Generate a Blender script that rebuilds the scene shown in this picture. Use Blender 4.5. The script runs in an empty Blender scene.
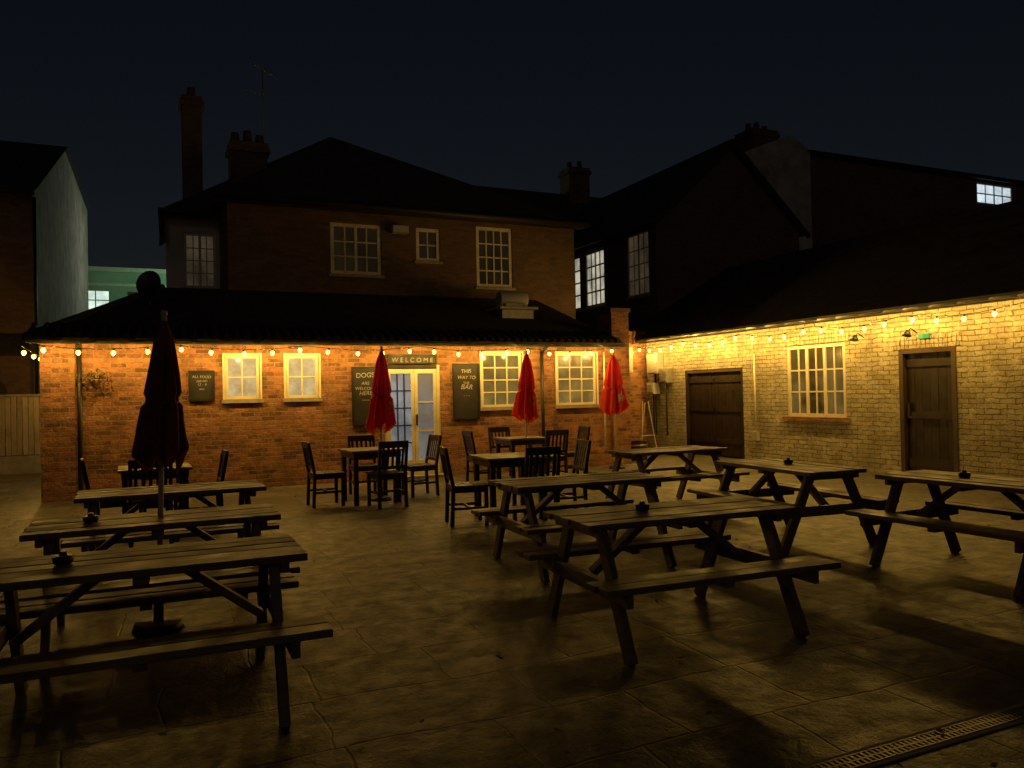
import bpy, bmesh, math, random
from mathutils import Vector, Matrix
random.seed(7)
S=bpy.context.scene
C=S.collection
S.view_settings.view_transform='Standard'
try: S.view_settings.look='None'
except Exception: pass
S.view_settings.exposure=0

# ------------------------------------------------------------ materials
def newmat(name):
    m=bpy.data.materials.new(name); m.use_nodes=True
    nt=m.node_tree
    b=nt.nodes['Principled BSDF']
    return m,nt,b
def nd(nt,t,**k):
    n=nt.nodes.new(t)
    for a,v in k.items(): setattr(n,a,v)
    return n
def math_(nt,op,a,b=None,c=None):
    n=nd(nt,'ShaderNodeMath',operation=op)
    for i,v in enumerate((a,b,c)):
        if v is None: continue
        if hasattr(v,'links'): nt.links.new(v,n.inputs[i])
        else: n.inputs[i].default_value=v
    return n.outputs[0]
def mixc(nt,f,a,b,mode='MIX'):
    n=nd(nt,'ShaderNodeMix',data_type='RGBA',blend_type=mode)
    for s,v in ((n.inputs[0],f),(n.inputs[6],a),(n.inputs[7],b)):
        if hasattr(v,'links'): nt.links.new(v,s)
        else: s.default_value=v if not isinstance(v,tuple) else (v+(1,))[:4]
    return n.outputs[2]
def noise(nt,vec,scale,detail=4,rough=.6,dist=0):
    n=nd(nt,'ShaderNodeTexNoise'); n.inputs['Scale'].default_value=scale
    n.inputs['Detail'].default_value=detail; n.inputs['Roughness'].default_value=rough
    n.inputs['Distortion'].default_value=dist
    if vec is not None: nt.links.new(vec,n.inputs['Vector'])
    return n.outputs['Fac']
def ramp(nt,f,p0,p1,a=0.,b=1.):
    n=nd(nt,'ShaderNodeMapRange'); nt.links.new(f,n.inputs[0])
    for i,v in enumerate((p0,p1,a,b)): n.inputs[i+1].default_value=v
    return n.outputs[0]
def bump(nt,b,h,strength,dist):
    n=nd(nt,'ShaderNodeBump'); n.inputs['Strength'].default_value=strength; n.inputs['Distance'].default_value=dist
    nt.links.new(h,n.inputs['Height']); nt.links.new(n.outputs[0],b.inputs['Normal'])
def wallcoord(nt,jit=0.0):
    g=nd(nt,'ShaderNodeNewGeometry'); sp=nd(nt,'ShaderNodeSeparateXYZ'); sn=nd(nt,'ShaderNodeSeparateXYZ')
    nt.links.new(g.outputs['Position'],sp.inputs[0]); nt.links.new(g.outputs['True Normal'],sn.inputs[0])
    s=math_(nt,'GREATER_THAN',math_(nt,'ABSOLUTE',sn.outputs[0]),.5)
    u=math_(nt,'ADD',math_(nt,'MULTIPLY',sp.outputs[0],math_(nt,'SUBTRACT',1.,s)),math_(nt,'MULTIPLY',sp.outputs[1],s))
    v=sp.outputs[2]
    if jit:
        nz=noise(nt,g.outputs['Position'],4.5,3)
        nz2=noise(nt,g.outputs['Position'],9,2)
        v=math_(nt,'ADD',v,math_(nt,'MULTIPLY',math_(nt,'SUBTRACT',nz,.5),jit))
        u=math_(nt,'ADD',u,math_(nt,'MULTIPLY',math_(nt,'SUBTRACT',nz2,.5),jit*1.5))
    c=nd(nt,'ShaderNodeCombineXYZ'); nt.links.new(u,c.inputs[0]); nt.links.new(v,c.inputs[1])
    return c.outputs[0],g.outputs['Position']
def brickmat(name,c1,c2,mortar,jit=.012,bw=.225,rh=.075,ms=.009,stain=(.05,.04,.03),bs=.6,bd=.012,blot=.5,rough=.85,pale=None):
    m,nt,b=newmat(name)
    uv,pos=wallcoord(nt,jit)
    t=nd(nt,'ShaderNodeTexBrick'); nt.links.new(uv,t.inputs['Vector'])
    t.inputs['Scale'].default_value=1; t.inputs['Brick Width'].default_value=bw; t.inputs['Row Height'].default_value=rh
    t.inputs['Mortar Size'].default_value=ms; t.inputs['Mortar Smooth'].default_value=.25; t.inputs['Bias'].default_value=-.1
    t.inputs['Color1'].default_value=c1+(1,); t.inputs['Color2'].default_value=c2+(1,); t.inputs['Mortar'].default_value=mortar+(1,)
    n1=noise(nt,pos,2.2,6,.7); n2=noise(nt,pos,28,4,.7); n3=noise(nt,pos,9,4,.6); n4=noise(nt,pos,5,5,.75)
    col=t.outputs['Color']
    if pale: col=mixc(nt,ramp(nt,n4,.5,.62,0,.75),col,pale)
    col=mixc(nt,math_(nt,'MULTIPLY',ramp(nt,n1,.45,.75),blot),col,stain)
    col=mixc(nt,ramp(nt,n2,.3,.75,.0,.6),col,mixc(nt,.65,col,(0,0,0)))
    col=mixc(nt,ramp(nt,n3,.55,.8,.0,.35),col,mortar)
    nt.links.new(col,b.inputs['Base Color']); b.inputs['Roughness'].default_value=rough
    h=math_(nt,'ADD',math_(nt,'MULTIPLY',t.outputs['Fac'],-1.),math_(nt,'ADD',math_(nt,'MULTIPLY',n2,.9),math_(nt,'MULTIPLY',n3,.9)))
    bump(nt,b,h,bs,bd)
    return m
def plain(name,col,rough=.6,var=.35,scale=8,metal=0,em=None,es=0,bs=.15,bd=.004,spec=None):
    m,nt,b=newmat(name)
    tc=nd(nt,'ShaderNodeTexCoord')
    n=noise(nt,tc.outputs['Object'],scale,5,.65)
    c=mixc(nt,ramp(nt,n,.3,.7,0,1),tuple(x*(1-var) for x in col),tuple(min(1,x*(1+var*.6)) for x in col))
    nt.links.new(c,b.inputs['Base Color']); b.inputs['Roughness'].default_value=rough; b.inputs['Metallic'].default_value=metal
    if em: b.inputs['Emission Color'].default_value=em+(1,); b.inputs['Emission Strength'].default_value=es
    if bs: bump(nt,b,noise(nt,tc.outputs['Object'],scale*5,3),bs,bd)
    return m
def woodmat(name,c1,c2,rough=.6,grainaxis=0):
    m,nt,b=newmat(name)
    tc=nd(nt,'ShaderNodeTexCoord'); oi=nd(nt,'ShaderNodeObjectInfo')
    at=nd(nt,'ShaderNodeAttribute',attribute_name='rnd')
    mp=nd(nt,'ShaderNodeMapping'); sc=[26,26,26]; sc[grainaxis]=1.6; mp.inputs['Scale'].default_value=sc
    ad=nd(nt,'ShaderNodeVectorMath',operation='ADD')
    cb=nd(nt,'ShaderNodeCombineXYZ'); r=math_(nt,'MULTIPLY',math_(nt,'ADD',at.outputs['Fac'],oi.outputs['Random']),13.)
    for i in range(3): nt.links.new(r,cb.inputs[i])
    nt.links.new(tc.outputs['Object'],ad.inputs[0]); nt.links.new(cb.outputs[0],ad.inputs[1]); nt.links.new(ad.outputs[0],mp.inputs[0])
    g=noise(nt,mp.outputs[0],1,6,.7,.4); k=noise(nt,ad.outputs[0],4,4,.6)
    c=mixc(nt,ramp(nt,g,.3,.7),c1,c2)
    c=mixc(nt,math_(nt,'MULTIPLY',at.outputs['Fac'],.6),c,tuple(x*.4 for x in c1))
    c=mixc(nt,ramp(nt,k,.5,.75,0,.6),c,tuple(x*.35 for x in c1))
    nt.links.new(c,b.inputs['Base Color'])
    nt.links.new(ramp(nt,k,.3,.7,rough-.12,rough+.2),b.inputs['Roughness'])
    bump(nt,b,g,.6,.005)
    return m
def panemat(name,em,es,base=(.05,.05,.05),scale=3,lo=.4):
    m,nt,b=newmat(name)
    g=nd(nt,'ShaderNodeNewGeometry')
    n=noise(nt,g.outputs['Position'],scale,3,.5); n2=noise(nt,g.outputs['Position'],14,3,.5)
    f=math_(nt,'MULTIPLY',ramp(nt,n,.35,.65,lo,1.15),ramp(nt,n2,.3,.7,.85,1.1))
    b.inputs['Base Color'].default_value=base+(1,); b.inputs['Roughness'].default_value=.12
    b.inputs['Emission Color'].default_value=em+(1,)
    nt.links.new(math_(nt,'MULTIPLY',f,es),b.inputs['Emission Strength'])
    bump(nt,b,noise(nt,g.outputs['Position'],5,2),.1,.01)
    return m
def roofmat(name,c1,c2,rw=.3,rh=.22):
    m,nt,b=newmat(name)
    g=nd(nt,'ShaderNodeNewGeometry'); sp=nd(nt,'ShaderNodeSeparateXYZ'); nt.links.new(g.outputs['Position'],sp.inputs[0])
    sn=nd(nt,'ShaderNodeSeparateXYZ'); nt.links.new(g.outputs['True Normal'],sn.inputs[0])
    s=math_(nt,'GREATER_THAN',math_(nt,'ABSOLUTE',sn.outputs[0]),math_(nt,'ABSOLUTE',sn.outputs[1]))
    u=math_(nt,'ADD',math_(nt,'MULTIPLY',sp.outputs[0],math_(nt,'SUBTRACT',1.,s)),math_(nt,'MULTIPLY',sp.outputs[1],s))
    v=math_(nt,'MULTIPLY',sp.outputs[2],2.6)
    c=nd(nt,'ShaderNodeCombineXYZ'); nt.links.new(u,c.inputs[0]); nt.links.new(v,c.inputs[1])
    t=nd(nt,'ShaderNodeTexBrick'); nt.links.new(c.outputs[0],t.inputs['Vector'])
    t.inputs['Scale'].default_value=1; t.inputs['Brick Width'].default_value=rw; t.inputs['Row Height'].default_value=rh
    t.inputs['Mortar Size'].default_value=.012
    t.inputs['Color1'].default_value=c1+(1,); t.inputs['Color2'].default_value=c2+(1,); t.inputs['Mortar'].default_value=(.01,.01,.01,1)
    n=noise(nt,g.outputs['Position'],2,5,.7)
    nt.links.new(mixc(nt,ramp(nt,n,.4,.8,0,.6),t.outputs['Color'],(.02,.02,.015)),b.inputs['Base Color'])
    b.inputs['Roughness'].default_value=.75
    h=math_(nt,'ADD',math_(nt,'FRACT',math_(nt,'DIVIDE',v,rh)),math_(nt,'MULTIPLY',t.outputs['Fac'],-.6))
    bump(nt,b,h,.8,.03)
    return m

M={}
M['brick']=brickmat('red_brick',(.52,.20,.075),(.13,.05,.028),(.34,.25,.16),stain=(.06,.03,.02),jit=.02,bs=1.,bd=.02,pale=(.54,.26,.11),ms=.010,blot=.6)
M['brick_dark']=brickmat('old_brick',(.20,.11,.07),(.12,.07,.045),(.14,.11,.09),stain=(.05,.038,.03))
M['cream']=brickmat('painted_rough_brick',(.62,.56,.39),(.46,.41,.27),(.20,.165,.10),jit=.06,bw=.235,rh=.080,ms=.009,stain=(.22,.17,.09),bs=.9,bd=.032,blot=.6,pale=(.70,.64,.47))
M['render']=plain('grey_render',(.40,.41,.39),.9,.5,1.5)
M['render_w']=plain('white_render',(.5,.49,.46),.9,.3,1.2)
M['roof']=roofmat('dark_tiles',(.055,.045,.04),(.03,.027,.027))
M['slate']=roofmat('slate',(.05,.048,.05),(.03,.03,.033),.28,.2)
M['white']=plain('cream_paint',(.72,.66,.50),.45,.15,6)
M['uwhite']=plain('aged_white_paint',(.66,.60,.46),.5,.2,6)
M['black']=plain('black_plastic',(.018,.017,.016),.45,.3,6)
M['fascia']=plain('dark_fascia',(.03,.024,.02),.6,.3,5)
M['sill']=plain('stone_sill',(.34,.29,.22),.8,.3,12)
M['doorwood']=woodmat('dark_door_wood',(.028,.014,.009),(.012,.007,.006),.5,2)
M['frame_d']=woodmat('door_frame_wood',(.10,.055,.03),(.05,.03,.018),.5,2)
M['table']=woodmat('weathered_table_wood',(.21,.15,.09),(.085,.058,.037),.5,0)
M['dark']=woodmat('dark_stained_wood',(.045,.022,.014),(.016,.009,.007),.42,2)
M['ttop']=woodmat('oak_top',(.30,.20,.11),(.16,.10,.055),.4,0)
M['fence']=woodmat('fence_boards',(.50,.42,.32),(.34,.28,.21),.8,2)
M['conc']=plain('concrete',(.30,.28,.25),.9,.3,5)
M['metal']=plain('grey_metal',(.35,.34,.32),.45,.25,10,.6)
M['greybox']=plain('grey_plastic_box',(.45,.44,.40),.5,.15,8)
M['grate']=plain('drain_metal',(.32,.28,.21),.45,.4,20,.6)
M['board']=plain('chalkboard',(.022,.022,.02),.6,.5,5)
M['chalk']=plain('chalk_letters',(.42,.40,.34),.9,.3,30,em=None)
M['pole']=plain('pole_paint',(.50,.46,.38),.5,.2,10)
M['glass_dark']=panemat('dim_glass',(.7,.42,.16),.012,(.03,.03,.03),1.2,.5)
M['pane_glow']=panemat('added_glow_pane',(1.,.74,.42),.045,(.05,.05,.04),1.6,.4)  # faint glow added in the pane to brighten two dark windows
M['pane_a']=panemat('frosted_lit_pane',(1.,.80,.40),.42,(.12,.11,.08),3.5,.7)
M['pane_b']=panemat('olive_lit_pane',(1.,.72,.18),.17,(.05,.045,.03),3,.5)
M['pane_r']=panemat('painted_reflection_pane',(1.,.64,.16),.11,(.04,.035,.02),2.2,.1)  # yellow reflections painted in as patchy emission
M['pane_door']=panemat('cool_lit_pane',(.72,.80,.90),.26,(.1,.1,.1),2.5,.55)
M['pane_door2']=panemat('door_panel_glow',(.80,.84,.80),.15,(.12,.12,.12),2,.6)
M['pane_far']=panemat('office_lit_pane',(.80,1.,.85),.9,(.1,.1,.1),1.5,.7)
M['pane_alley']=panemat('white_lit_pane',(1.,.93,.72),.5,(.1,.1,.1),1.8,.45)
M['pane_sky']=panemat('blue_lit_pane',(.75,.90,1.),.85,(.1,.1,.1),1.5,.6)
M['bulb']=plain('bulb_glass',(.9,.6,.2),.3,0,5,em=(1.,.62,.10),es=6.0,bs=0)
M['green']=plain('exit_sign_green',(.02,.2,.08),.4,0,5,em=(.05,1.,.45),es=.10,bs=0)
M['leaf']=plain('leaves',(.07,.10,.03),.6,.6,25)
M['dleaf']=plain('dry_leaves',(.13,.08,.035),.8,.6,25)
M['soil']=plain('terracotta',(.22,.10,.05),.8,.3,10)
M['pot']=plain('chimney_pot',(.10,.06,.045),.85,.4,8)
M['farwall']=plain('far_wall',(.35,.40,.30),.9,.3,.6)

# red fabric
def fabric(name,c1,c2,tc_,fac):
    m,nt,b=newmat(name)
    tc=nd(nt,'ShaderNodeTexCoord'); nz=noise(nt,tc.outputs['Object'],7,5,.6)
    nt.links.new(mixc(nt,ramp(nt,nz,.35,.7),c1,c2),b.inputs['Base Color']); b.inputs['Roughness'].default_value=.8
    tr=nd(nt,'ShaderNodeBsdfTranslucent'); tr.inputs[0].default_value=tc_+(1,)
    mx=nd(nt,'ShaderNodeMixShader'); mx.inputs[0].default_value=fac
    out=nt.nodes['Material Output']; nt.links.new(b.outputs[0],mx.inputs[1]); nt.links.new(tr.outputs[0],mx.inputs[2]); nt.links.new(mx.outputs[0],out.inputs[0])
    bump(nt,b,noise(nt,tc.outputs['Object'],20,4),.4,.01)
    return m
M['red']=fabric('red_parasol_fabric',(.62,.05,.025),(.38,.03,.02),(.85,.08,.03),.42)
M['maroon']=fabric('shaded_red_fabric',(.22,.04,.025),(.08,.018,.012),(.24,.035,.015),.2)  # darker copy of the red fabric, its shade painted into the colour
M['logo']=fabric('printed_logo',(.6,.5,.35),(.4,.3,.2),(.5,.4,.2),.2)

# paving
m,nt,b=newmat('stone_paving')
g=nd(nt,'ShaderNodeNewGeometry'); pos=g.outputs['Position']
sp=nd(nt,'ShaderNodeSeparateXYZ'); nt.links.new(pos,sp.inputs[0])
nj=noise(nt,pos,.9,2); nj2=noise(nt,pos,5,3)
jj=math_(nt,'ADD',math_(nt,'MULTIPLY',math_(nt,'SUBTRACT',nj,.5),.18),math_(nt,'MULTIPLY',math_(nt,'SUBTRACT',nj2,.5),.04))
cb=nd(nt,'ShaderNodeCombineXYZ'); nt.links.new(math_(nt,'ADD',sp.outputs[0],jj),cb.inputs[0]); nt.links.new(math_(nt,'ADD',sp.outputs[1],jj),cb.inputs[1])
t=nd(nt,'ShaderNodeTexBrick',offset=.37,offset_frequency=2,squash=1.5,squash_frequency=3); nt.links.new(cb.outputs[0],t.inputs['Vector'])
t.inputs['Scale'].default_value=1; t.inputs['Brick Width'].default_value=.70; t.inputs['Row Height'].default_value=.56
t.inputs['Mortar Size'].default_value=.010; t.inputs['Mortar Smooth'].default_value=.8; t.inputs['Bias'].default_value=0
t.inputs['Color1'].default_value=(.19,.165,.135,1); t.inputs['Color2'].default_value=(.06,.053,.044,1); t.inputs['Mortar'].default_value=(.03,.026,.02,1)
n1=noise(nt,pos,.7,6,.7); n2=noise(nt,pos,6,6,.7); n3=noise(nt,pos,60,3,.6); n5=noise(nt,pos,2.3,7,.75,.5)
col=mixc(nt,ramp(nt,n1,.42,.68,0,.6),t.outputs['Color'],(.045,.04,.032))
col=mixc(nt,ramp(nt,n2,.45,.75,0,.5),col,(.035,.03,.024))
col=mixc(nt,ramp(nt,n5,.56,.64,0,.45),col,(.025,.022,.018))
nt.links.new(col,b.inputs['Base Color'])
nt.links.new(ramp(nt,n2,.3,.7,.36,.66),b.inputs['Roughness'])
h=math_(nt,'ADD',math_(nt,'MULTIPLY',t.outputs['Fac'],-.4),math_(nt,'ADD',math_(nt,'MULTIPLY',n2,1.9),math_(nt,'MULTIPLY',n3,.4)))
bump(nt,b,h,.7,.011)
M['paving']=m

# ------------------------------------------------------------ mesh helpers
class B:
    def __init__(s,mats):
        s.bm=bmesh.new(); s.mats=mats; s.l=s.bm.faces.layers.float.new('rnd')
    def mi(s,m): return s.mats.index(m)
    def face(s,vs,m,r=None):
        f=s.bm.faces.new([s.bm.verts.new(v) for v in vs]); f.material_index=s.mi(m); f[s.l]=random.random() if r is None else r; return f
    def hexa(s,p,m):
        vs=[s.bm.verts.new(v) for v in p]; r=random.random()
        for q in ((0,3,2,1),(4,5,6,7),(0,1,5,4),(1,2,6,5),(2,3,7,6),(3,0,4,7)):
            f=s.bm.faces.new([vs[i] for i in q]); f.material_index=s.mi(m); f[s.l]=r
    def box(s,c,d,m,R=None):
        p=[]
        for z in (-.5,.5):
            for x,y in ((-.5,-.5),(.5,-.5),(.5,.5),(-.5,.5)):
                v=Vector((x*d[0],y*d[1],z*d[2]))
                if R: v=R@v
                p.append(v+Vector(c))
        s.hexa(p,m)
    def bb(s,x0,x1,y0,y1,z0,z1,m): s.box(((x0+x1)/2,(y0+y1)/2,(z0+z1)/2),(x1-x0,y1-y0,z1-z0),m)
    def beam(s,a,b,w,t,m,up=(0,0,1)):
        a=Vector(a);b=Vector(b);d=(b-a).normalized();u=Vector(up)
        if abs(d.dot(u))>.98: u=Vector((1,0,0))
        x=d.cross(u).normalized()*w/2; y=x.normalized().cross(d).normalized()*t/2
        s.hexa([a-x-y,a+x-y,a+x+y,a-x+y,b-x-y,b+x-y,b+x+y,b-x+y],m)
    def cyl(s,a,b,r,m,r2=None,n=12):
        a=Vector(a);b=Vector(b);d=(b-a).normalized();u=Vector((0,0,1)) if abs(d.z)<.98 else Vector((1,0,0))
        x=d.cross(u).normalized();y=d.cross(x).normalized(); r2=r if r2 is None else r2; k=random.random()
        A=[s.bm.verts.new(a+(x*math.cos(2*math.pi*i/n)+y*math.sin(2*math.pi*i/n))*r) for i in range(n)]
        Bv=[s.bm.verts.new(b+(x*math.cos(2*math.pi*i/n)+y*math.sin(2*math.pi*i/n))*r2) for i in range(n)]
        for i in range(n):
            f=s.bm.faces.new((A[i],A[(i+1)%n],Bv[(i+1)%n],Bv[i])); f.smooth=True; f.material_index=s.mi(m); f[s.l]=k
        for V in (A[::-1],Bv):
            f=s.bm.faces.new(V); f.material_index=s.mi(m); f[s.l]=k
    def sphere(s,c,r,m,sub=2,sz=1):
        g=bmesh.ops.create_icosphere(s.bm,subdivisions=sub,radius=r)
        for v in g['verts']:
            v.co.z*=sz; v.co+=Vector(c)
            for f in v.link_faces: f.material_index=s.mi(m); f.smooth=True
    def mesh(s,name,recalc=True):
        if recalc: bmesh.ops.recalc_face_normals(s.bm,faces=s.bm.faces)
        me=bpy.data.meshes.new(name); s.bm.to_mesh(me); s.bm.free()
        for m in s.mats: me.materials.append(M[m])
        return me
    def obj(s,name,parent=None,bev=0,recalc=True):
        return mk(name,s.mesh(name,recalc),parent,bev)
def mk(name,me,parent=None,bev=0,loc=None,rz=0):
    o=bpy.data.objects.new(name,me); C.objects.link(o)
    if parent: o.parent=parent
    if loc: o.location=loc
    o.rotation_euler[2]=rz
    if bev:
        md=o.modifiers.new('bevel','BEVEL'); md.width=bev; md.segments=2; md.limit_method='ANGLE'
    return o
def empty(name):
    o=bpy.data.objects.new(name,None); C.objects.link(o); o.empty_display_size=.2; return o

# wall in frame: O + H*a + N*n + Z*z
class W:
    def __init__(s,O,H,N,mats,parent,name):
        s.O=Vector(O);s.H=Vector(H);s.N=Vector(N);s.b=B(mats);s.p=parent;s.name=name
    def P(s,a,n,z): return s.O+s.H*a+s.N*n+Vector((0,0,z))
    def wall(s,a0,a1,z0,z1,ops,m,depth=.1):
        xs=sorted({a0,a1,*[o[0] for o in ops],*[o[1] for o in ops]}); zs=sorted({z0,z1,*[o[2] for o in ops],*[o[3] for o in ops]})
        for i in range(len(xs)-1):
            for j in range(len(zs)-1):
                cx=(xs[i]+xs[i+1])/2; cz=(zs[j]+zs[j+1])/2
                if any(o[0]<cx<o[1] and o[2]<cz<o[3] for o in ops): continue
                s.b.face([s.P(xs[i],0,zs[j]),s.P(xs[i+1],0,zs[j]),s.P(xs[i+1],0,zs[j+1]),s.P(xs[i],0,zs[j+1])],m)
        for o in ops:
            x0,x1,y0,y1=o[:4]
            for q in (((x0,y0),(x0,y1)),((x1,y0),(x1,y1)),((x0,y1),(x1,y1)),((x0,y0),(x1,y0))):
                (p,r),(p2,r2)=q
                s.b.face([s.P(p,0,r),s.P(p2,0,r2),s.P(p2,-depth,r2),s.P(p,-depth,r)],m)
    def box(s,a0,a1,n0,n1,z0,z1,m):
        s.b.hexa([s.P(a0,n0,z0),s.P(a1,n0,z0),s.P(a1,n1,z0),s.P(a0,n1,z0),s.P(a0,n0,z1),s.P(a1,n0,z1),s.P(a1,n1,z1),s.P(a0,n1,z1)],m)
    def window(s,a0,a1,z0,z1,cols,rows,fm,pm,n=-.06,fw=.055,bw=.022,mull=(),sill=True,lowerpane=None):
        g=.002
        s.box(a0+g,a0+fw,n-.03,n+.035,z0+g,z1-g,fm); s.box(a1-fw,a1-g,n-.03,n+.035,z0+g,z1-g,fm)
        s.box(a0+fw,a1-fw,n-.03,n+.033,z1-fw,z1-g,fm); s.box(a0+fw,a1-fw,n-.03,n+.033,z0+g,z0+fw,fm)
        s.b.face([s.P(a0+fw,n,z0+fw),s.P(a1-fw,n,z0+fw),s.P(a1-fw,n,z1-fw),s.P(a0+fw,n,z1-fw)],pm)
        A0,A1,Z0,Z1=a0+fw,a1-fw,z0+fw,z1-fw
        for i in range(1,cols):
            x=A0+(A1-A0)*i/cols; w=.03 if i in mull else bw/2
            s.box(x-w,x+w,n+.002,n+(.030 if i in mull else .018),Z0,Z1,fm)
        for j in range(1,rows):
            z=Z0+(Z1-Z0)*j/rows
            s.box(A0,A1,n+.003,n+.016,z-bw/2,z+bw/2,fm)
        if sill: s.box(a0-.05,a1+.05,-.05,.05,z0-.06,z0,'sill')
    def done(s,bev=0): return s.b.obj(s.name,s.p,bev)

X_=(1,0,0);Y_=(0,1,0)
# ------------------------------------------------------------ ground
b=B(['paving']); b.face([(-250,-250,0),(250,-250,0),(250,250,0),(-250,250,0)],'paving'); b.obj('ground')
# drain channel
b=B(['grate','black','conc'])
y0=2.30
b.bb(1.2,6.5,y0-.045,y0+.045,-.02,.002,'black')
b.bb(1.2,6.5,y0-.065,y0-.045,-.02,.006,'conc'); b.bb(1.2,6.5,y0+.045,y0+.065,-.02,.006,'conc')
b.bb(1.2,6.5,y0-.043,y0-.036,-.01,.008,'grate'); b.bb(1.2,6.5,y0+.036,y0+.043,-.01,.008,'grate'); b.bb(1.2,6.5,y0-.005,y0+.005,-.01,.0075,'grate')
x=1.22
while x<6.48:
    b.bb(x,x+.014,y0-.036,y0-.005,-.01,.007,'grate'); b.bb(x+.012,x+.026,y0+.005,y0+.036,-.01,.007,'grate'); x+=.028
b.obj('drain_channel')
# scattered dry leaves and litter
b=B(['dleaf'])
for i in range(150):
    c=Vector((random.uniform(-1.5,9),random.uniform(1.8,12.5),.012))
    R=Matrix.Rotation(random.uniform(0,6.3),3,'Z')@Matrix.Rotation(random.uniform(-.4,.4),3,'X'); k=random.uniform(.5,1.1)
    b.face([c+R@Vector(q)*k for q in ((0,-.03,0),(.014,-.008,.003),(.010,.016,0),(0,.03,.004),(-.012,.012,0),(-.013,-.01,.004))],'dleaf')
b.obj('fallen_leaves',recalc=False)

# ------------------------------------------------------------ pub building
pub=empty('pub_building')
YW=13.7
w=W((0,YW,0),X_,(0,-1,0),['brick','white','sill','pane_a','pane_b','pane_door','pane_door2','black','doorwood'],pub,'front_wall')
ops=[(1.0,1.56,1.49,2.23),(1.98,2.54,1.49,2.23),(3.70,4.76,0,2.06),(5.58,6.43,1.24,2.28),(7.19,8.10,1.24,2.28)]
w.wall(-1.6,8.45,0,2.6,ops,'brick')
w.window(*ops[0],2,2,'white','pane_a',mull=()); w.window(*ops[1],2,2,'white','pane_a')
w.window(*ops[3],3,4,'white','pane_b',fw=.05); w.window(*ops[4],3,4,'white','pane_b',fw=.05)
for o in (ops[0],ops[1],ops[3],ops[4]):
    a0,a1,z0,z1=o
    w.box(a0-.03,a0-.002,-.02,.02,z0,z1+.03,'white'); w.box(a1+.002,a1+.03,-.02,.02,z0,z1+.03,'white'); w.box(a0-.002,a1+.002,-.02,.018,z1+.002,z1+.03,'white')
# french door
a0,a1,z0,z1=ops[2]
w.box(a0+.002,a0+.06,-.10,-.02,0,z1-.002,'white'); w.box(a1-.06,a1-.002,-.10,-.02,0,z1-.002,'white'); w.box(a0+.06,a1-.06,-.10,-.021,z1-.07,z1-.002,'black')
mid=(a0+a1)/2+.04
for (l,r,c,pm) in ((a0+.063,mid-.003,3,'pane_door'),(mid+.003,a1-.063,1,'pane_door2')):
    fm='white'
    w.box(l,l+.06,-.09,-.045,.02,z1-.075,fm); w.box(r-.06,r,-.09,-.045,.02,z1-.075,fm)
    w.box(l+.06,r-.06,-.09,-.046,.02,.32,fm); w.box(l+.06,r-.06,-.09,-.046,z1-.16,z1-.075,fm)
    w.b.face([w.P(l+.06,-.07,.32),w.P(r-.06,-.07,.32),w.P(r-.06,-.07,z1-.16),w.P(l+.06,-.07,z1-.16)],pm)
    for i in range(1,c):
        x=l+.06+(r-l-.12)*i/c; w.box(x-.012,x+.012,-.069,-.05,.32,z1-.16,'black')
    for j in range(1,5 if c>1 else 3):
        z=.32+(z1-.48)*j/(5 if c>1 else 3); w.box(l+.06,r-.06,-.068,-.051,z-.012,z+.012,'black' if c>1 else fm)
w.box(mid+.02,mid+.045,-.045,-.0,.95,1.15,'black')
w.box(a0-.1,a1+.1,-.02,.25,0.004,.05,'sill')
w.done()
# pier + plinth + downpipes
b=B(['brick','black','brick_dark','fascia','white'])
b.bb(-1.62,-1.16,YW-.10,YW-.002,0,2.40,'brick')
b.bb(-1.6,-1.58,YW,19.5,0,2.6,'brick')
b.bb(8.45,8.86,YW-.05,YW+.5,0,3.12,'brick'); b.bb(8.42,8.89,YW-.08,YW+.53,3.12,3.2,'brick_dark')
b.obj('brick_piers',pub)
b=B(['black','white','fascia','metal'])
for x in (-1.10,6.84): 
    b.cyl((x,YW-.06,.05),(x,YW-.06,2.3),.034,'black'); b.cyl((x,YW-.06,2.3),(x,13.34,2.42),.034,'black')
b.cyl((8.25,YW-.05,.4),(8.25,YW-.05,2.3),.018,'white')
prof=[(-.055,.03),(-.05,-.01),(-.03,-.04),(0,-.05),(.03,-.04),(.05,-.01),(.055,.03)]
for i in range(len(prof)-1):
    (p0,q0),(p1,q1)=prof[i],prof[i+1]
    b.face([(-1.75,13.29+p0,2.43+q0),(8.5,13.29+p0,2.43+q0),(8.5,13.29+p1,2.43+q1),(-1.75,13.29+p1,2.43+q1)],'black')
b.bb(-1.72,8.48,13.35,13.37,2.38,2.46,'fascia')
b.bb(-1.70,8.47,13.37,YW-.002,2.40,2.42,'fascia')
b.obj('gutter_and_pipes',pub,recalc=False)
# lean-to roof
b=B(['roof','fascia'])
A=(-1.75,13.30,2.47);Bq=(8.5,13.30,2.47);Cq=(8.5,17.2,3.78);D=(.1,17.2,3.78);E=(-1.75,19.5,2.47);D2=(.1,19.5,3.78)
b.face([A,Bq,Cq,D],'roof'); b.face([A,D,D2,E],'roof')
b.face([Bq,(8.5,17.2,2.3),Cq],'roof')
b.bb(0.1,1.36,17.2,19.5,3.7,3.78,'roof')
b.cyl(A,D,.07,'roof')
b.obj('lower_roof',pub,recalc=False)
b=B(['roof'])
x=-1.7
while x<8.45:
    b.cyl((x,13.27,2.485),(x,13.9,2.70),.05,'roof',n=8); x+=.16
b.obj('eave_tiles',pub)
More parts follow.
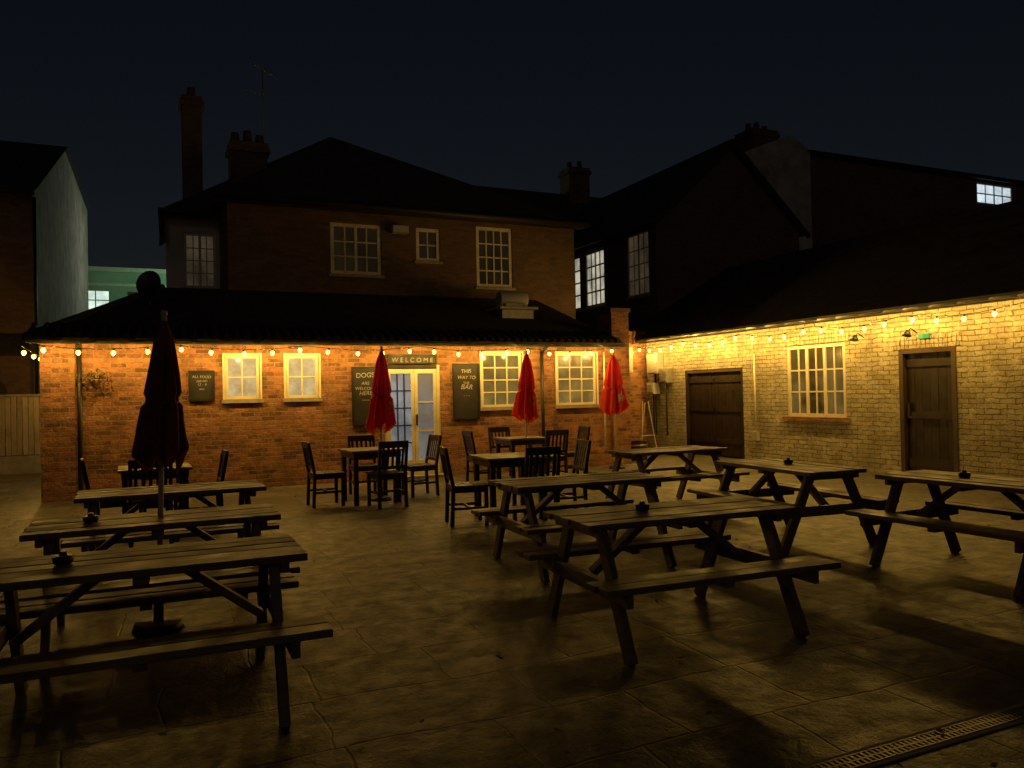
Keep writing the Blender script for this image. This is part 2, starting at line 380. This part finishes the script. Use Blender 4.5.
# upper storey
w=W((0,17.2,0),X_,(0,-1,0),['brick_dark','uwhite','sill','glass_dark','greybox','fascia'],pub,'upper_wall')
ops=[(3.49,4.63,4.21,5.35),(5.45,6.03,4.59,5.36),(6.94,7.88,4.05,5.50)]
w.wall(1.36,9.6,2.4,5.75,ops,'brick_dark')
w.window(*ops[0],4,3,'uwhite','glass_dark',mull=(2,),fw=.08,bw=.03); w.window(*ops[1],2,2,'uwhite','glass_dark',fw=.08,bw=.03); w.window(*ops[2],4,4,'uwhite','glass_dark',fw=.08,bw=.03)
w.box(4.86,5.22,.002,.2,5.18,5.34,'greybox')
w.done()
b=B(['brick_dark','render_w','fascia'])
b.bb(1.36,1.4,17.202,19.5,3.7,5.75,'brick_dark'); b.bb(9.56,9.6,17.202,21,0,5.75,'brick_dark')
b.obj('upper_side_walls',pub)
w=W((0,19.5,0),X_,(0,-1,0),['render_w','uwhite','pane_glow','sill'],pub,'wing_wall')
w.wall(.2,1.36,3.7,5.85,[(.58,1.28,4.1,5.38)],'render_w'); w.window(.58,1.28,4.1,5.38,4,4,'uwhite','pane_glow',fw=.06,bw=.025,mull=(2,))
w.done()
b=B(['slate','fascia'])
pk=(4.31,21,8.5)
b.face([(1.1,16.95,5.72),(9.8,16.95,5.72),pk],'slate'); b.face([(9.8,16.95,5.72),(9.8,25,5.72),pk],'slate'); b.face([(1.1,16.95,5.72),pk,(1.1,25,5.72)],'slate')
b.face([(.08,19.25,5.82),(1.5,19.25,5.82),pk],'slate'); b.face([(.08,19.25,5.82),pk,(.08,24,5.82)],'slate')
b.bb(1.08,9.82,16.93,16.95,5.6,5.74,'fascia'); b.bb(1.08,9.8,16.95,17.2,5.60,5.62,'fascia'); b.bb(.06,1.1,19.2,19.23,5.7,5.85,'fascia')
b.cyl((1.05,16.88,5.66),(9.85,16.88,5.66),.06,'fascia'); b.cyl((.05,19.15,5.76),(1.1,19.15,5.76),.06,'fascia')
b.cyl((.10,19.2,5.75),(.12,19.2,5.2),.05,'fascia')
b.obj('main_roof',pub,recalc=False)
def chimney(name,x0,x1,y0,y1,z0,z1,pots,par,m='brick_dark'):
    b=B([m,'pot','black'])
    b.bb(x0,x1,y0,y1,z0,z1-.25,m); b.bb(x0-.06,x1+.06,y0-.06,y1+.06,z1-.25,z1-.12,m); b.bb(x0-.02,x1+.02,y0-.02,y1+.02,z1-.12,z1,m)
    for i in range(pots):
        x=x0+(x1-x0)*(i+.5)/pots; b.cyl((x,(y0+y1)/2,z1),(x,(y0+y1)/2,z1+.28+.08*(i%2)),.12,'pot',.09); 
    return b.obj(name,par)
chimney('tall_chimney',.6,1.03,19.8,20.4,5.5,8.70,1,pub)
chimney('wide_chimney',1.66,2.52,19.8,20.5,5.5,7.75,3,pub)
b=B(['slate','brick_dark'])
b.bb(5,17.5,25,29,0,7,'brick_dark')
b.face([(4.8,24.7,6.95),(17.7,24.7,6.95),(17.7,27,9.3),(4.8,27,9.3)],'slate'); b.face([(4.8,29.3,6.95),(17.7,29.3,6.95),(17.7,27,9.3),(4.8,27,9.3)],'slate')
rear=empty('rear_brick_building'); b.obj('body',rear,recalc=False)
chimney('chimney',14.7,15.6,26.6,27.4,8,10.3,2,rear)
# roof vent
b=B(['greybox','metal'])
b.bb(6.7,7.45,15.2,15.8,3.0,3.30,'metal'); b.bb(6.62,7.53,15.12,15.88,3.30,3.36,'greybox')
b.cyl((6.75,15.5,3.55),(7.4,15.5,3.55),.17,'greybox',n=20); b.bb(6.85,7.3,15.35,15.65,3.36,3.46,'metal')
b.obj('roof_vent',bev=.01)
# satellite dish
b=B(['black'])
cen=Vector((-.12,15.5,3.60)); ax=Vector((-.35,-.9,.28)).normalized(); u=ax.cross(Vector((0,0,1))).normalized(); v=u.cross(ax)
rings=[]
for k in range(5):
    r=.22*k/4; rings.append([b.bm.verts.new(cen+(u*math.cos(a)*1+v*math.sin(a)*1.15)*r+ax*(r*r*.9)) for a in [2*math.pi*i/20 for i in range(20)]])
for k in range(4):
    for i in range(20):
        try: b.bm.faces.new((rings[k][i],rings[k][(i+1)%20],rings[k+1][(i+1)%20],rings[k+1][i]))
        except Exception: pass
b.cyl((-.12,15.6,2.9),(-.12,15.55,3.55),.025,'black'); b.cyl(cen-v*.22,cen+ax*.32-v*.05,.012,'black'); b.cyl(cen+ax*.32-v*.05,cen+ax*.25-v*.04,.03,'black')
b.obj('satellite_dish',recalc=False)
# tv aerial
b=B(['metal'])
b.cyl((2.45,19.9,7.7),(2.45,19.9,9.6),.014,'metal'); b.cyl((2.1,19.7,9.68),(2.85,20.1,9.5),.01,'metal')
for i in range(8):
    x=2.15+i*.09; b.cyl((x,19.73+i*.048,9.53+.1-i*.02),(x,19.73+i*.048,9.80-i*.03),.006,'metal')
b.cyl((2.0,19.8,9.0),(2.6,20.0,9.0),.01,'metal')
b.obj('tv_aerial')

# ------------------------------------------------------------ boards & signs
def board(name,a0,a1,z0,z1,lines,y=YW,size=.09):
    e=empty(name)
    b=B(['board','doorwood'])
    b.bb(a0,a1,y-.03,y-.003,z0,z1,'board'); t=.025
    b.bb(a0-t,a0,y-.045,y-.003,z0-t,z1+t,'doorwood'); b.bb(a1,a1+t,y-.045,y-.003,z0-t,z1+t,'doorwood'); b.bb(a0,a1,y-.044,y-.003,z1,z1+t,'doorwood'); b.bb(a0,a1,y-.044,y-.003,z0-t,z0,'doorwood')
    b.obj('panel',e)
    z=z1-size*1.1
    for ln,s in lines:
        c=bpy.data.curves.new('chalk_text','FONT'); c.body=ln; c.size=s; c.align_x='CENTER'; c.extrude=.001; c.materials.append(M['chalk']); c.shear=random.uniform(-.1,.3)
        o=bpy.data.objects.new('chalk_text',c); C.objects.link(o); o.parent=e; o.location=((a0+a1)/2,y-.034,z-s*.2); o.rotation_euler=(math.pi/2,random.uniform(-.05,.05),0)
        z-=s*1.15
board('wall_noticeboard',.47,.82,1.50,1.95,[('ALL FOOD',.06),('SERVED',.05),('12 - 9',.06),('daily',.045)],size=.08)
board('chalkboard',3.13,3.56,1.0,2.0,[('DOGS',.12),('ARE',.08),('WELCOME',.075),('HERE',.10),('~~~',.08)],size=.13)
board('chalkboard',5.02,5.50,1.05,2.05,[('THIS',.10),('WAY TO',.09),('THE',.07),('BAR',.13),('- - -',.08)],size=.12)
board('welcome_sign',3.78,4.66,2.10,2.22,[('W E L C O M E',.12)],size=.085)
# hanging basket
b=B(['soil','leaf','black'])
for i in range(6): b.cyl((-.85,YW-.14,1.72+.02*i),(-.85,YW-.14,1.74+.02*i),.06+.012*i,'soil',.07+.012*i)
b.cyl((-.85,YW-.002,2.0),(-.85,YW-.16,2.0),.01,'black'); b.cyl((-.85,YW-.15,2.0),(-.85,YW-.14,1.85),.004,'black')
for i in range(260):
    c=Vector((-.85+random.gauss(0,.10),YW-.15+random.gauss(0,.05),1.84+random.gauss(0,.06)))
    R=Matrix.Rotation(random.uniform(0,6),3,'Z')@Matrix.Rotation(random.uniform(-1,1),3,'X')
    b.face([c+R@Vector(q) for q in ((0,-.025,0),(.014,0,.004),(0,.03,0),(-.014,0,.004))],'leaf')
b.obj('hanging_basket',recalc=False)

# ------------------------------------------------------------ string lights
LC=(1.,.56,.10)
def strings(name,pts,power,n,sag,jit=0):
    e=empty(name)
    cb=B(['black','bulb'])
    tot=len(pts)-1
    bulbpos=[]
    prev=None
    for s in range(tot):
        a=Vector(pts[s]);c=Vector(pts[s+1]); k=n[s]
        for i in range(k*4+1):
            t=i/(k*4); p=a.lerp(c,t); p.z-=sag*math.sin(math.pi*((t*k/4.3)%1))+random.uniform(-.004,.004)
            if prev is not None and (p-prev).length>1e-4: cb.cyl(prev,p,.006,'black',n=5)
            prev=p
            if i%4==2: bulbpos.append(p.copy())
    for p in bulbpos:
        q=p+Vector((random.uniform(-.03,.03),random.uniform(-.03,.03),-.035))
        cb.cyl(p,q,.014,'black',n=8); cb.sphere(q-Vector((0,0,.030)),.034,'bulb',2,1.1)
        l=bpy.data.lights.new('bulb_light','POINT'); l.energy=power*random.uniform(.7,1.3); l.color=LC; l.shadow_soft_size=0
        o=bpy.data.objects.new('bulb_light',l); C.objects.link(o); o.parent=e; o.location=q-Vector((0,0,.075))
    cb.obj('cable_and_bulbs',e)
strings('added_string_lights',[(-1.75,13.22,2.36),(8.4,13.22,2.36)],15.,[22],.07)
strings('added_string_lights',[(10.90,16.6,2.62),(10.90,6.6,2.62)],17.,[22],.09)
strings('added_string_lights',[(-1.85,13.6,2.36),(-1.85,18.9,2.36)],12.,[7],.05)  # mostly hidden extra string, added to light the fence and alley

# ------------------------------------------------------------ right outbuilding
rb=empty('outbuilding')
XR=11.3
w=W((XR,0,0),Y_,(-1,0,0),['cream','white','sill','pane_r','doorwood','frame_d','black','green','brick'],rb,'wall')
dd=(13.05,15.05,0,1.95); win=(10.33,11.78,.93,2.31); dr=(8.18,9.21,0,2.10)
w.wall(-3,17.8,0,2.85,[dd,win,dr],'cream',.12)
w.window(*win,6,3,'white','pane_r',mull=(2,4),fw=.07,bw=.028,n=-.05,sill=False)
w.box(win[0]-.08,win[1]+.08,-.05,.06,win[2]-.08,win[2],'brick')
for (a0,a1,z) in ((win[0]-.1,win[1]+.1,win[3]+.001),(dr[0]-.1,dr[1]+.1,dr[3]+.001)):
    x=a0
    while x<a1-.05: w.box(x,x+.066,-.02,.012+random.uniform(0,.01),z,z+.2,'cream'); x+=.078
def planks(a0,a1,z0,z1,n,depth=-.07,m='doorwood'):
    for i in range(n):
        l=a0+(a1-a0)*i/n; r=a0+(a1-a0)*(i+1)/n; w.box(l+.003,r-.003,depth-.03,depth+random.uniform(-.002,.003),z0,z1,m)
a0,a1,z0,z1=dd
w.box(a0+.002,a0+.07,-.11,-.01,0,z1-.002,'doorwood'); w.box(a1-.07,a1-.002,-.11,-.01,0,z1-.002,'doorwood'); w.box(a0+.07,a1-.07,-.11,-.012,z1-.07,z1-.002,'frame_d')
planks(a0+.075,(a0+a1)/2-.004,.02,z1-.075,8); planks((a0+a1)/2+.004,a1-.075,.02,z1-.075,8)
for zz in (.3,1.0,1.65):
    w.box(a0+.09,(a0+a1)/2-.02,-.064,-.045,zz,zz+.1,'doorwood'); w.box((a0+a1)/2+.02,a1-.09,-.064,-.045,zz,zz+.1,'doorwood')
a0,a1,z0,z1=dr
w.box(a0+.002,a0+.08,-.11,.015,0,z1-.002,'frame_d'); w.box(a1-.08,a1-.002,-.11,.015,0,z1-.002,'frame_d'); w.box(a0+.08,a1-.08,-.11,.013,z1-.08,z1-.002,'frame_d')
planks(a0+.085,a1-.085,.02,z1-.085,6)
w.box(a0+.1,a1-.1,-.064,-.03,.95,1.06,'doorwood'); w.box(a0+.1,a1-.1,-.064,-.045,.15,.3,'doorwood'); w.box(a0+.1,a1-.1,-.064,-.045,1.8,1.92,'doorwood')
w.box(a1-.17,a1-.14,-.045,-.01,1.0,1.2,'black')
w.box(a0+.42,a0+.62,.002,.05,z1+.15,z1+.22,'green')
w.box(a0-.05,a1+.05,0,.3,.004,.06,'sill')
w.done()
b=B(['roof','fascia','black','cream'])
b.face([(11.02,-3,2.78),(11.02,17.8,2.78),(15,17.8,5.0),(15,-3,5.0)],'roof'); b.face([(15,-3,5.0),(15,17.8,5.0),(19,17.8,2.8),(19,-3,2.8)],'roof')
b.bb(11.06,11.08,-3,17.8,2.68,2.80,'fascia'); b.bb(11.08,11.298,-3,17.8,2.70,2.72,'fascia')
for i in range(len(prof)-1):
    (p0,q0),(p1,q1)=prof[i],prof[i+1]
    b.face([(11.0+p0,-3,2.75+q0),(11.0+p0,17.8,2.75+q0),(11.0+p1,17.8,2.75+q1),(11.0+p1,-3,2.75+q1)],'black')
b.obj('roof',rb,recalc=False)
b=B(['white','greybox','black','metal'])
b.cyl((XR-.03,12.66,.5),(XR-.03,12.66,2.2),.018,'white'); b.bb(XR-.08,XR-.001,12.58,12.74,.42,.60,'greybox')
b.obj('wall_conduit',rb)
for (yy,zz,sy,sz,m) in ((16.1,2.15,.45,.5,'greybox'),(15.65,1.85,.28,.35,'metal'),(16.2,1.55,.3,.28,'greybox')):
    b=B([m,'black']); b.bb(XR-.2,XR-.002,yy-sy/2,yy+sy/2,zz-sz/2,zz+sz/2,m); b.bb(XR-.215,XR-.2,yy-sy/2+.03,yy+sy/2-.03,zz-sz/2+.03,zz+sz/2-.03,m); b.cyl((XR-.1,yy,zz-sz/2),(XR-.1,yy,.4),.02,'black'); b.obj('meter_box',bev=.008)
b=B(['brick'])
b.bb(8.86,XR-.002,16.6,16.8,0,3.0,'brick'); b.obj('yard_wall')
b=B(['greybox','black']); b.bb(10.3,10.75,16.4,16.598,1.95,2.6,'greybox'); b.bb(10.33,10.72,16.385,16.4,1.98,2.57,'greybox'); b.cyl((10.5,16.5,1.95),(10.5,16.5,.3),.025,'black'); b.obj('meter_box',bev=.008)
for yy in (9.9,8.85):
    b=B(['black']); b.cyl((XR-.01,yy,2.35),(XR-.15,yy,2.42),.010,'black'); b.cyl((XR-.15,yy,2.42),(XR-.22,yy,2.38),.010,'black'); b.cyl((XR-.22,yy,2.39),(XR-.25,yy,2.30),.025,'black',.075); b.obj('wall_lamp')

# gabled neighbour
gb=empty('gabled_brick_house')
w=W((12.5,0,0),Y_,(-1,0,0),['brick_dark','uwhite','sill','pane_glow','pane_alley'],gb,'side_wall')
ops=[(18.15,19.26,4.2,6.0),(20.5,21.75,4.14,5.95),(22.0,22.95,4.14,5.95)]
w.wall(17.8,26,0,6.3,ops,'brick_dark')
w.window(*ops[0],4,4,'uwhite','pane_glow',mull=(2,),bw=.03); w.window(*ops[1],4,4,'uwhite','pane_alley',mull=(2,),bw=.05,fw=.1); w.window(*ops[2],2,4,'uwhite','pane_alley',bw=.05,fw=.1)
w.done()
b=B(['brick_dark','slate','fascia'])
b.face([(12.5,17.8,0),(17.7,17.8,0),(17.7,17.8,6.3),(15.1,17.8,8.6),(12.5,17.8,6.3)],'brick_dark')
b.face([(12.25,17.65,6.1),(12.25,26,6.1),(15.1,26,8.68),(15.1,17.65,8.68)],'slate'); b.face([(17.95,17.65,6.1),(17.95,26,6.1),(15.1,26,8.68),(15.1,17.65,8.68)],'slate')
b.beam((12.25,17.64,6.03),(15.1,17.64,8.6),.03,.16,'fascia'); b.beam((17.95,17.64,6.03),(15.1,17.64,8.6),.03,.16,'fascia')
b.cyl((12.2,17.6,6.1),(12.2,26,6.1),.06,'fascia')
b.obj('gable_and_roof',gb,recalc=False)
tb=empty('tall_rear_building')
w=W((0,21,0),X_,(0,-1,0),['brick_dark','uwhite','pane_sky','render','slate','sill'],tb,'front')
w.wall(21.4,46,0,10.0,[(30.5,32.8,8.85,9.75)],'brick_dark')
w.window(30.5,32.8,8.85,9.75,4,2,'uwhite','pane_sky',mull=(2,),bw=.05,fw=.08,sill=False)
w.done()
b=B(['render','slate','fascia'])
b.face([(17.9,20.9,0),(21.4,20.9,0),(21.4,20.9,10.0),(20.5,20.9,10.45),(17.9,20.9,9.4)],'render')
b.face([(21.4,20.9,0),(21.4,20.9,10.0),(21.4,21,10.0),(21.4,21,0)],'render')
b.face([(21.2,20.8,9.95),(46,20.8,9.95),(46,24,10.6),(21.2,24,10.6)],'slate'); b.bb(21.42,46,20.85,20.95,9.85,10.0,'fascia')
b.obj('gable_and_roof',tb,recalc=False)
chimney('chimney',18.9,20.0,21,21.9,8,10.55,3,tb,'brick_dark')

# left neighbour
ln=empty('rendered_house')
b=B(['render','slate','brick_dark','fascia','black'])
X0=-2.6
b.face([(X0,20.9,0),(X0,36.9,0),(X0,36.9,9.5),(X0,28.2,9.5),(X0,20.9,6.4)],'render')
b.face([(-14,20.9,0),(X0,20.9,0),(X0,20.9,6.4),(-14,20.9,6.4)],'brick_dark')
b.face([(-14,20.65,6.35),(X0+.1,20.65,6.35),(X0+.1,28.2,9.6),(-14,28.2,9.6)],'slate')
b.face([(-14,28.2,9.6),(X0+.1,28.2,9.6),(X0+.1,37,9.6),(-14,37,9.6)],'slate')
b.cyl((-14,20.6,6.3),(X0+.1,20.6,6.3),.07,'fascia')
b.cyl((X0+.02,21.1,0),(X0+.02,21.1,6.3),.04,'black')
b.obj('body',ln,recalc=False)
w=W((0,20.88,0),X_,(0,-1,0),['uwhite','glass_dark','sill'],ln,'window_frames')
w.window(-4.2,-3.3,4.2,5.5,2,2,'uwhite','glass_dark',n=.02,sill=False); w.done()
b=B(['brick_dark','black','slate'])
b.bb(-9,X0-.02,20.4,20.86,0,2.6,'brick_dark'); b.face([(-9,20.2,2.55),(X0-.02,20.2,2.55),(X0-.02,20.88,3.1),(-9,20.88,3.1)],'slate')
n=14; cx=-3.6; vs=[(cx-.55,20.395,0),(cx+.55,20.395,0)]+[(cx+.55*math.cos(math.pi*i/n),20.395,1.75+.4*math.sin(math.pi*i/n)) for i in range(n+1)]
b.face(vs,'black'); b.obj('brick_outhouse',recalc=False)
# fence
fe=empty('wooden_fence')
b=B(['fence','conc'])
XF=-2.0
x=-9.0
while x<XF-.05:
    b.box((x,19.5,1.02),(.095,.02,1.25),'fence',Matrix.Rotation(random.uniform(-.008,.008),3,'Y')); x+=.105
b.bb(-9,XF,19.53,19.57,1.4,1.48,'fence'); b.bb(-9,XF,19.53,19.57,.6,.68,'fence'); b.bb(-9,XF,19.47,19.52,0,.38,'conc'); b.bb(-9,XF,19.45,19.55,1.65,1.69,'fence')
for x in (-8.9,-7,-5.15,-3.3): b.bb(x-.05,x+.05,19.44,19.6,0,1.72,'conc')
b.obj('boards',fe)
# far building and unseen lamps
fb=empty('distant_office_building')
w=W((0,50,0),X_,(0,-1,0),['farwall','uwhite','pane_far','sill','glass_dark'],fb,'front')
w.wall(-9,6,0,8.9,[(-3.9,-2.45,6.7,7.85),(-1.6,-.3,6.7,7.85)],'farwall')
w.window(-3.9,-2.45,6.7,7.85,2,2,'uwhite','pane_far',bw=.06,sill=False); w.window(-1.6,-.3,6.7,7.85,2,1,'farwall','glass_dark',sill=False)
w.box(-9,6,0,.25,8.9,9.15,'uwhite'); w.box(-9,6,.0,.1,8.1,8.25,'uwhite')
w.done()
def slamp(x,y,h,p,c):
    b=B(['metal','greybox'])
    b.cyl((x,y,0),(x,y,h),.08,'metal',.05); b.cyl((x,y,h),(x-.7,y,h+.2),.04,'metal'); b.bb(x-1.1,x-.7,y-.1,y+.1,h+.15,h+.25,'greybox')
    sl=b.obj('unseen_street_lamp')
    l=bpy.data.lights.new('lamp_light','POINT'); l.energy=p; l.color=c; l.shadow_soft_size=.08
    o=bpy.data.objects.new('lamp_light',l); C.objects.link(o); o.parent=sl; o.location=(x-.9,y,h)
slamp(2.2,34,7,160,(1.,.90,.66)); slamp(3.0,45.5,7.5,300,(.42,1.,.58))  # unseen lamp posts added behind the pub, lighting left wall and far building

# ------------------------------------------------------------ picnic table
def picnic_mesh(L=1.46):
    b=B(['table','metal'])
    n=5; tw=.66; pw=tw/n
    for i in range(n):
        y=-tw/2+pw*(i+.5); b.box((random.uniform(-.010,.010),y,.72+random.uniform(-.003,.003)),(L,pw-.012,.036),'table',Matrix.Rotation(random.uniform(-.004,.004),3,'Z'))
    for s in (-1,1):
        for k in (0,1):
            y=s*(.645-.065-k*.128); b.box((random.uniform(-.01,.01),y,.43+random.uniform(-.003,.003)),(1.58,.118,.036),'table')
    for e in (-1,1):
        x=e*(L/2-.14)
        for s in (-1,1):
            b.beam((x,s*.20,.70),(x,s*.53,.0),.09,.042,'table',up=(1,0,0))
            b.beam((x-e*.045,0,.395),(x-e*.045-e*.38,0,.685),.075,.04,'table') if s>0 else None
        b.box((x+e*.043,0,.375),(.04,1.22,.09),'table'); b.box((x+e*.043,0,.68),(.04,.60,.05),'table')
        for s in (-1,1):
            b.cyl((x+e*.064,s*.345,.38),(x+e*.072,s*.345,.38),.012,'metal',n=8)
    b.box((0,0,.685),(.07,.6,.035),'table'); b.box((0,.515,.395),(.06,.22,.03),'table'); b.box((0,-.515,.395),(.06,.22,.03),'table')
    return b.mesh('picnic_table')
PM=[picnic_mesh() for _ in range(3)]
R90=math.pi/2
PT=[(2.95,4.14,-.05),(3.36,6.02,-.03),(5.66,5.95,R90-.08),(5.95,4.12,R90+.03),(5.96,8.35,0.03),(-.08,4.22,-.01),(-.02,5.6,.02),(.10,7.35,0.01)]
for i,(x,y,r) in enumerate(PT): mk('picnic_table',PM[i%3],None,.004,(x,y,0),r)
# ashtrays
b=B(['black','metal'])
b.cyl((0,0,0),(0,0,.035),.04,'black',.05,20); b.cyl((0,0,.035),(0,0,.038),.036,'metal',.036,20); b.cyl((0,0,.036),(0,0,.055),.02,'black',.014,14)
am=b.mesh('ashtray')
for (x,y) in ((-.42,4.25),(-.40,5.62),(2.8,4.2),(5.75,6.0),(6.0,4.3)): mk('ashtray',am,None,0,(x,y,.741))

# ------------------------------------------------------------ chairs / tables
def chair_mesh():
    b=B(['dark'])
    for s in (-1,1):
        b.beam((s*.19,.19,0),(s*.19,.19,.43),.042,.042,'dark'); b.beam((s*.19,-.21,0),(s*.19,-.19,.44),.042,.042,'dark'); b.beam((s*.19,-.19,.44),(s*.19,-.27,.88),.04,.036,'dark')
        b.beam((s*.19,-.2,.2),(s*.19,.19,.2),.025,.03,'dark'); b.beam((s*.19,-.19,.41),(s*.19,.19,.41),.025,.06,'dark')
    b.beam((-.19,.19,.41),(.19,.19,.41),.025,.06,'dark'); b.beam((-.19,-.19,.41),(.19,-.19,.41),.025,.06,'dark'); b.beam((-.19,0,.2),(.19,0,.2),.025,.03,'dark')
    for i in range(5): b.box((0,-.165+i*.088,.45),(.44,.078,.022),'dark')
    b.beam((-.21,-.265,.85),(.21,-.265,.85),.03,.09,'dark'); b.beam((-.17,-.20,.54),(.17,-.20,.54),.025,.045,'dark')
    for i in range(5): x=-.14+i*.07; b.beam((x,-.205,.55),(x,-.262,.82),.034,.014,'dark')
    return b.mesh('wooden_chair')
CM=chair_mesh()
def ch(x,y,r): mk('wooden_chair',CM,None,.004,(x,y,0),math.radians(r))
b=B(['ttop','dark'])
for i in range(6): b.box((0,-.31+i*.124,.735),(.75,.121,.03),'ttop')
b.bb(-.34,.34,-.34,-.315,.64,.72,'dark'); b.bb(-.34,.34,.315,.34,.64,.72,'dark'); b.bb(-.34,-.315,-.313,.313,.64,.72,'dark'); b.bb(.315,.34,-.313,.313,.64,.72,'dark')
for sx in (-1,1):
    for sy in (-1,1): b.bb(sx*.305-.03,sx*.305+.03,sy*.305-.03,sy*.305+.03,0,.718,'dark')
TM=b.mesh('dining_table')
def tb_(x,y,r): mk('dining_table',TM,None,.004,(x,y,0),math.radians(r))
tb_(2.75,11.0,3); ch(2.1,10.95,-88); ch(2.82,10.4,6); ch(3.55,11.25,95); ch(2.85,11.75,178)
tb_(3.85,8.65,-4); ch(3.25,8.5,-100); ch(3.92,8.05,-5); ch(4.62,8.65,82); 
tb_(5.6,12.0,0); ch(4.92,12.1,-90); ch(5.85,11.45,2); ch(6.55,12.0,86); ch(5.6,12.7,180)
tb_(-.05,9.8,2); ch(.45,9.9,92); ch(-.48,9.45,-84); ch(-.1,9.15,4); ch(.0,10.5,175)

# ------------------------------------------------------------ parasols
def parasol(name,x,y,zb,zt,R,lean=(0,0),seed=0,fab='red',rz=0):
    rnd=random.Random(seed)
    e=empty(name); e.location=(x,y,0); e.rotation_euler=(lean[0],lean[1],rz)
    b=B([fab,'logo'])
    NA=64;NZ=30; H=zt-zb
    rows=[]
    ph=[rnd.uniform(-.5,.5) for _ in range(8)]; am=[rnd.uniform(.6,1.35) for _ in range(8)]
    for k in range(NZ+1):
        t=k/NZ
        if t<.12: rr=R*(.10+.9*t/.12*.32)
        else: rr=R*(.388+.612*((t-.12)/.88)**.8)
        if .55<t<.63: rr*=.84
        row=[]
        for i in range(NA):
            a=2*math.pi*i/NA; g=int(i/(NA/8)); f=math.cos(8*a+1.5*t)
            r=rr*(1+ (.08+.30*t)*f*am[g]+.12*t*ph[g])+ .02*t*math.sin(3*a+5*t+seed)
            z=zt-H*t + (t**3)*(.06*f+.10*ph[g])
            row.append(b.bm.verts.new((r*math.cos(a),r*math.sin(a),z)))
        rows.append(row)
    for k in range(NZ):
        for i in range(NA):
            f=b.bm.faces.new((rows[k][i],rows[k][(i+1)%NA],rows[k+1][(i+1)%NA],rows[k+1][i])); f.smooth=True
            if fab=='red' and 20<=k<=24 and 44<=i<=52 and rnd.random()<.7: f.material_index=1
    b.obj('folded_canopy',e)
    b=B(['pole','black',fab])
    b.cyl((0,0,.03),(0,0,zt+.03),.017,'pole'); b.sphere((0,0,zt+.04),.022,'pole'); 
    zz=zt-H*.59
    b.cyl((0,0,zz-.012),(0,0,zz+.012),R*.80,fab,n=24)
    b.cyl((0,0,0),(0,0,.05),.16,'black',.14,24); b.cyl((0,0,.05),(0,0,.3),.03,'black')
    b.obj('pole_and_base',e)
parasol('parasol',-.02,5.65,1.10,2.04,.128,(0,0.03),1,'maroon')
parasol('parasol',2.90,11.05,1.03,2.16,.165,(.02,.01),2,'red',1)
parasol('parasol',5.68,12.0,1.08,2.17,.165,(0,.03),3,'red',.4)
parasol('parasol',8.1,13.0,1.12,2.2,.22,(0.01,-.03),4,'red',.2)

# barrel planter
b=B(['doorwood','metal','soil'])
for i in range(16):
    a=2*math.pi*i/16
    R=Matrix.Rotation(a,3,'Z'); b.box(Vector((math.cos(a)*.24,math.sin(a)*.24,.2))+Vector((9.45,14.4,0)),(.03,.09,.4),'doorwood',R)
b.cyl((9.45,14.4,.1),(9.45,14.4,.14),.262,'metal',n=24); b.cyl((9.45,14.4,.3),(9.45,14.4,.34),.262,'metal',n=24); b.cyl((9.45,14.4,.3),(9.45,14.4,.37),.22,'soil',n=20)
b.obj('barrel_planter')
# folding easel near the corner
b=B(['pole'])
ex,ey=10.4,15.4
for s in (-1,1): b.beam((ex+s*.22,ey-.15,0),(ex+s*.08,ey,1.25),.03,.02,'pole')
b.beam((ex,ey+.3,0),(ex,ey,1.22),.03,.02,'pole'); b.beam((ex-.17,ey-.09,.45),(ex+.17,ey-.09,.45),.03,.02,'pole')
b.obj('folding_easel')

# ------------------------------------------------------------ world, added fill light, camera
wd=bpy.data.worlds.new('World'); S.world=wd; wd.use_nodes=True
nt=wd.node_tree; bg=nt.nodes['Background']
sky=nd(nt,'ShaderNodeTexSky'); sky.sky_type='NISHITA'; sky.sun_disc=False; sky.sun_elevation=math.radians(12); sky.sun_rotation=math.radians(200)
tint=nd(nt,'ShaderNodeMix',data_type='RGBA',blend_type='MULTIPLY'); tint.inputs[0].default_value=1
nt.links.new(sky.outputs[0],tint.inputs[6]); tint.inputs[7].default_value=(.82,.70,.74,1)
nt.links.new(tint.outputs[2],bg.inputs[0]); bg.inputs[1].default_value=.0026
l=bpy.data.lights.new('warm_fill_light','SUN'); l.energy=.02; l.angle=math.radians(8); l.color=(1.,.78,.55)  # weak warm sun added as fill for the dark upper storey
o=bpy.data.objects.new('warm_fill_light',l); C.objects.link(o)
dirv=Vector((.35,.85,-.42)); o.rotation_euler=dirv.to_track_quat('-Z','Y').to_euler()

cam=bpy.data.cameras.new('camera'); co=bpy.data.objects.new('camera',cam); C.objects.link(co)
cam.sensor_width=36; cam.lens=780/1024*36; cam.clip_end=1000; cam.clip_start=.05
Mx=Matrix.Rotation(math.radians(-24.4),4,'Z')@Matrix.Rotation(math.radians(90+.68),4,'X')@Matrix.Rotation(math.radians(-1.17),4,'Z')
co.matrix_world=Matrix.Translation((0,0,1.5))@Mx
S.camera=co
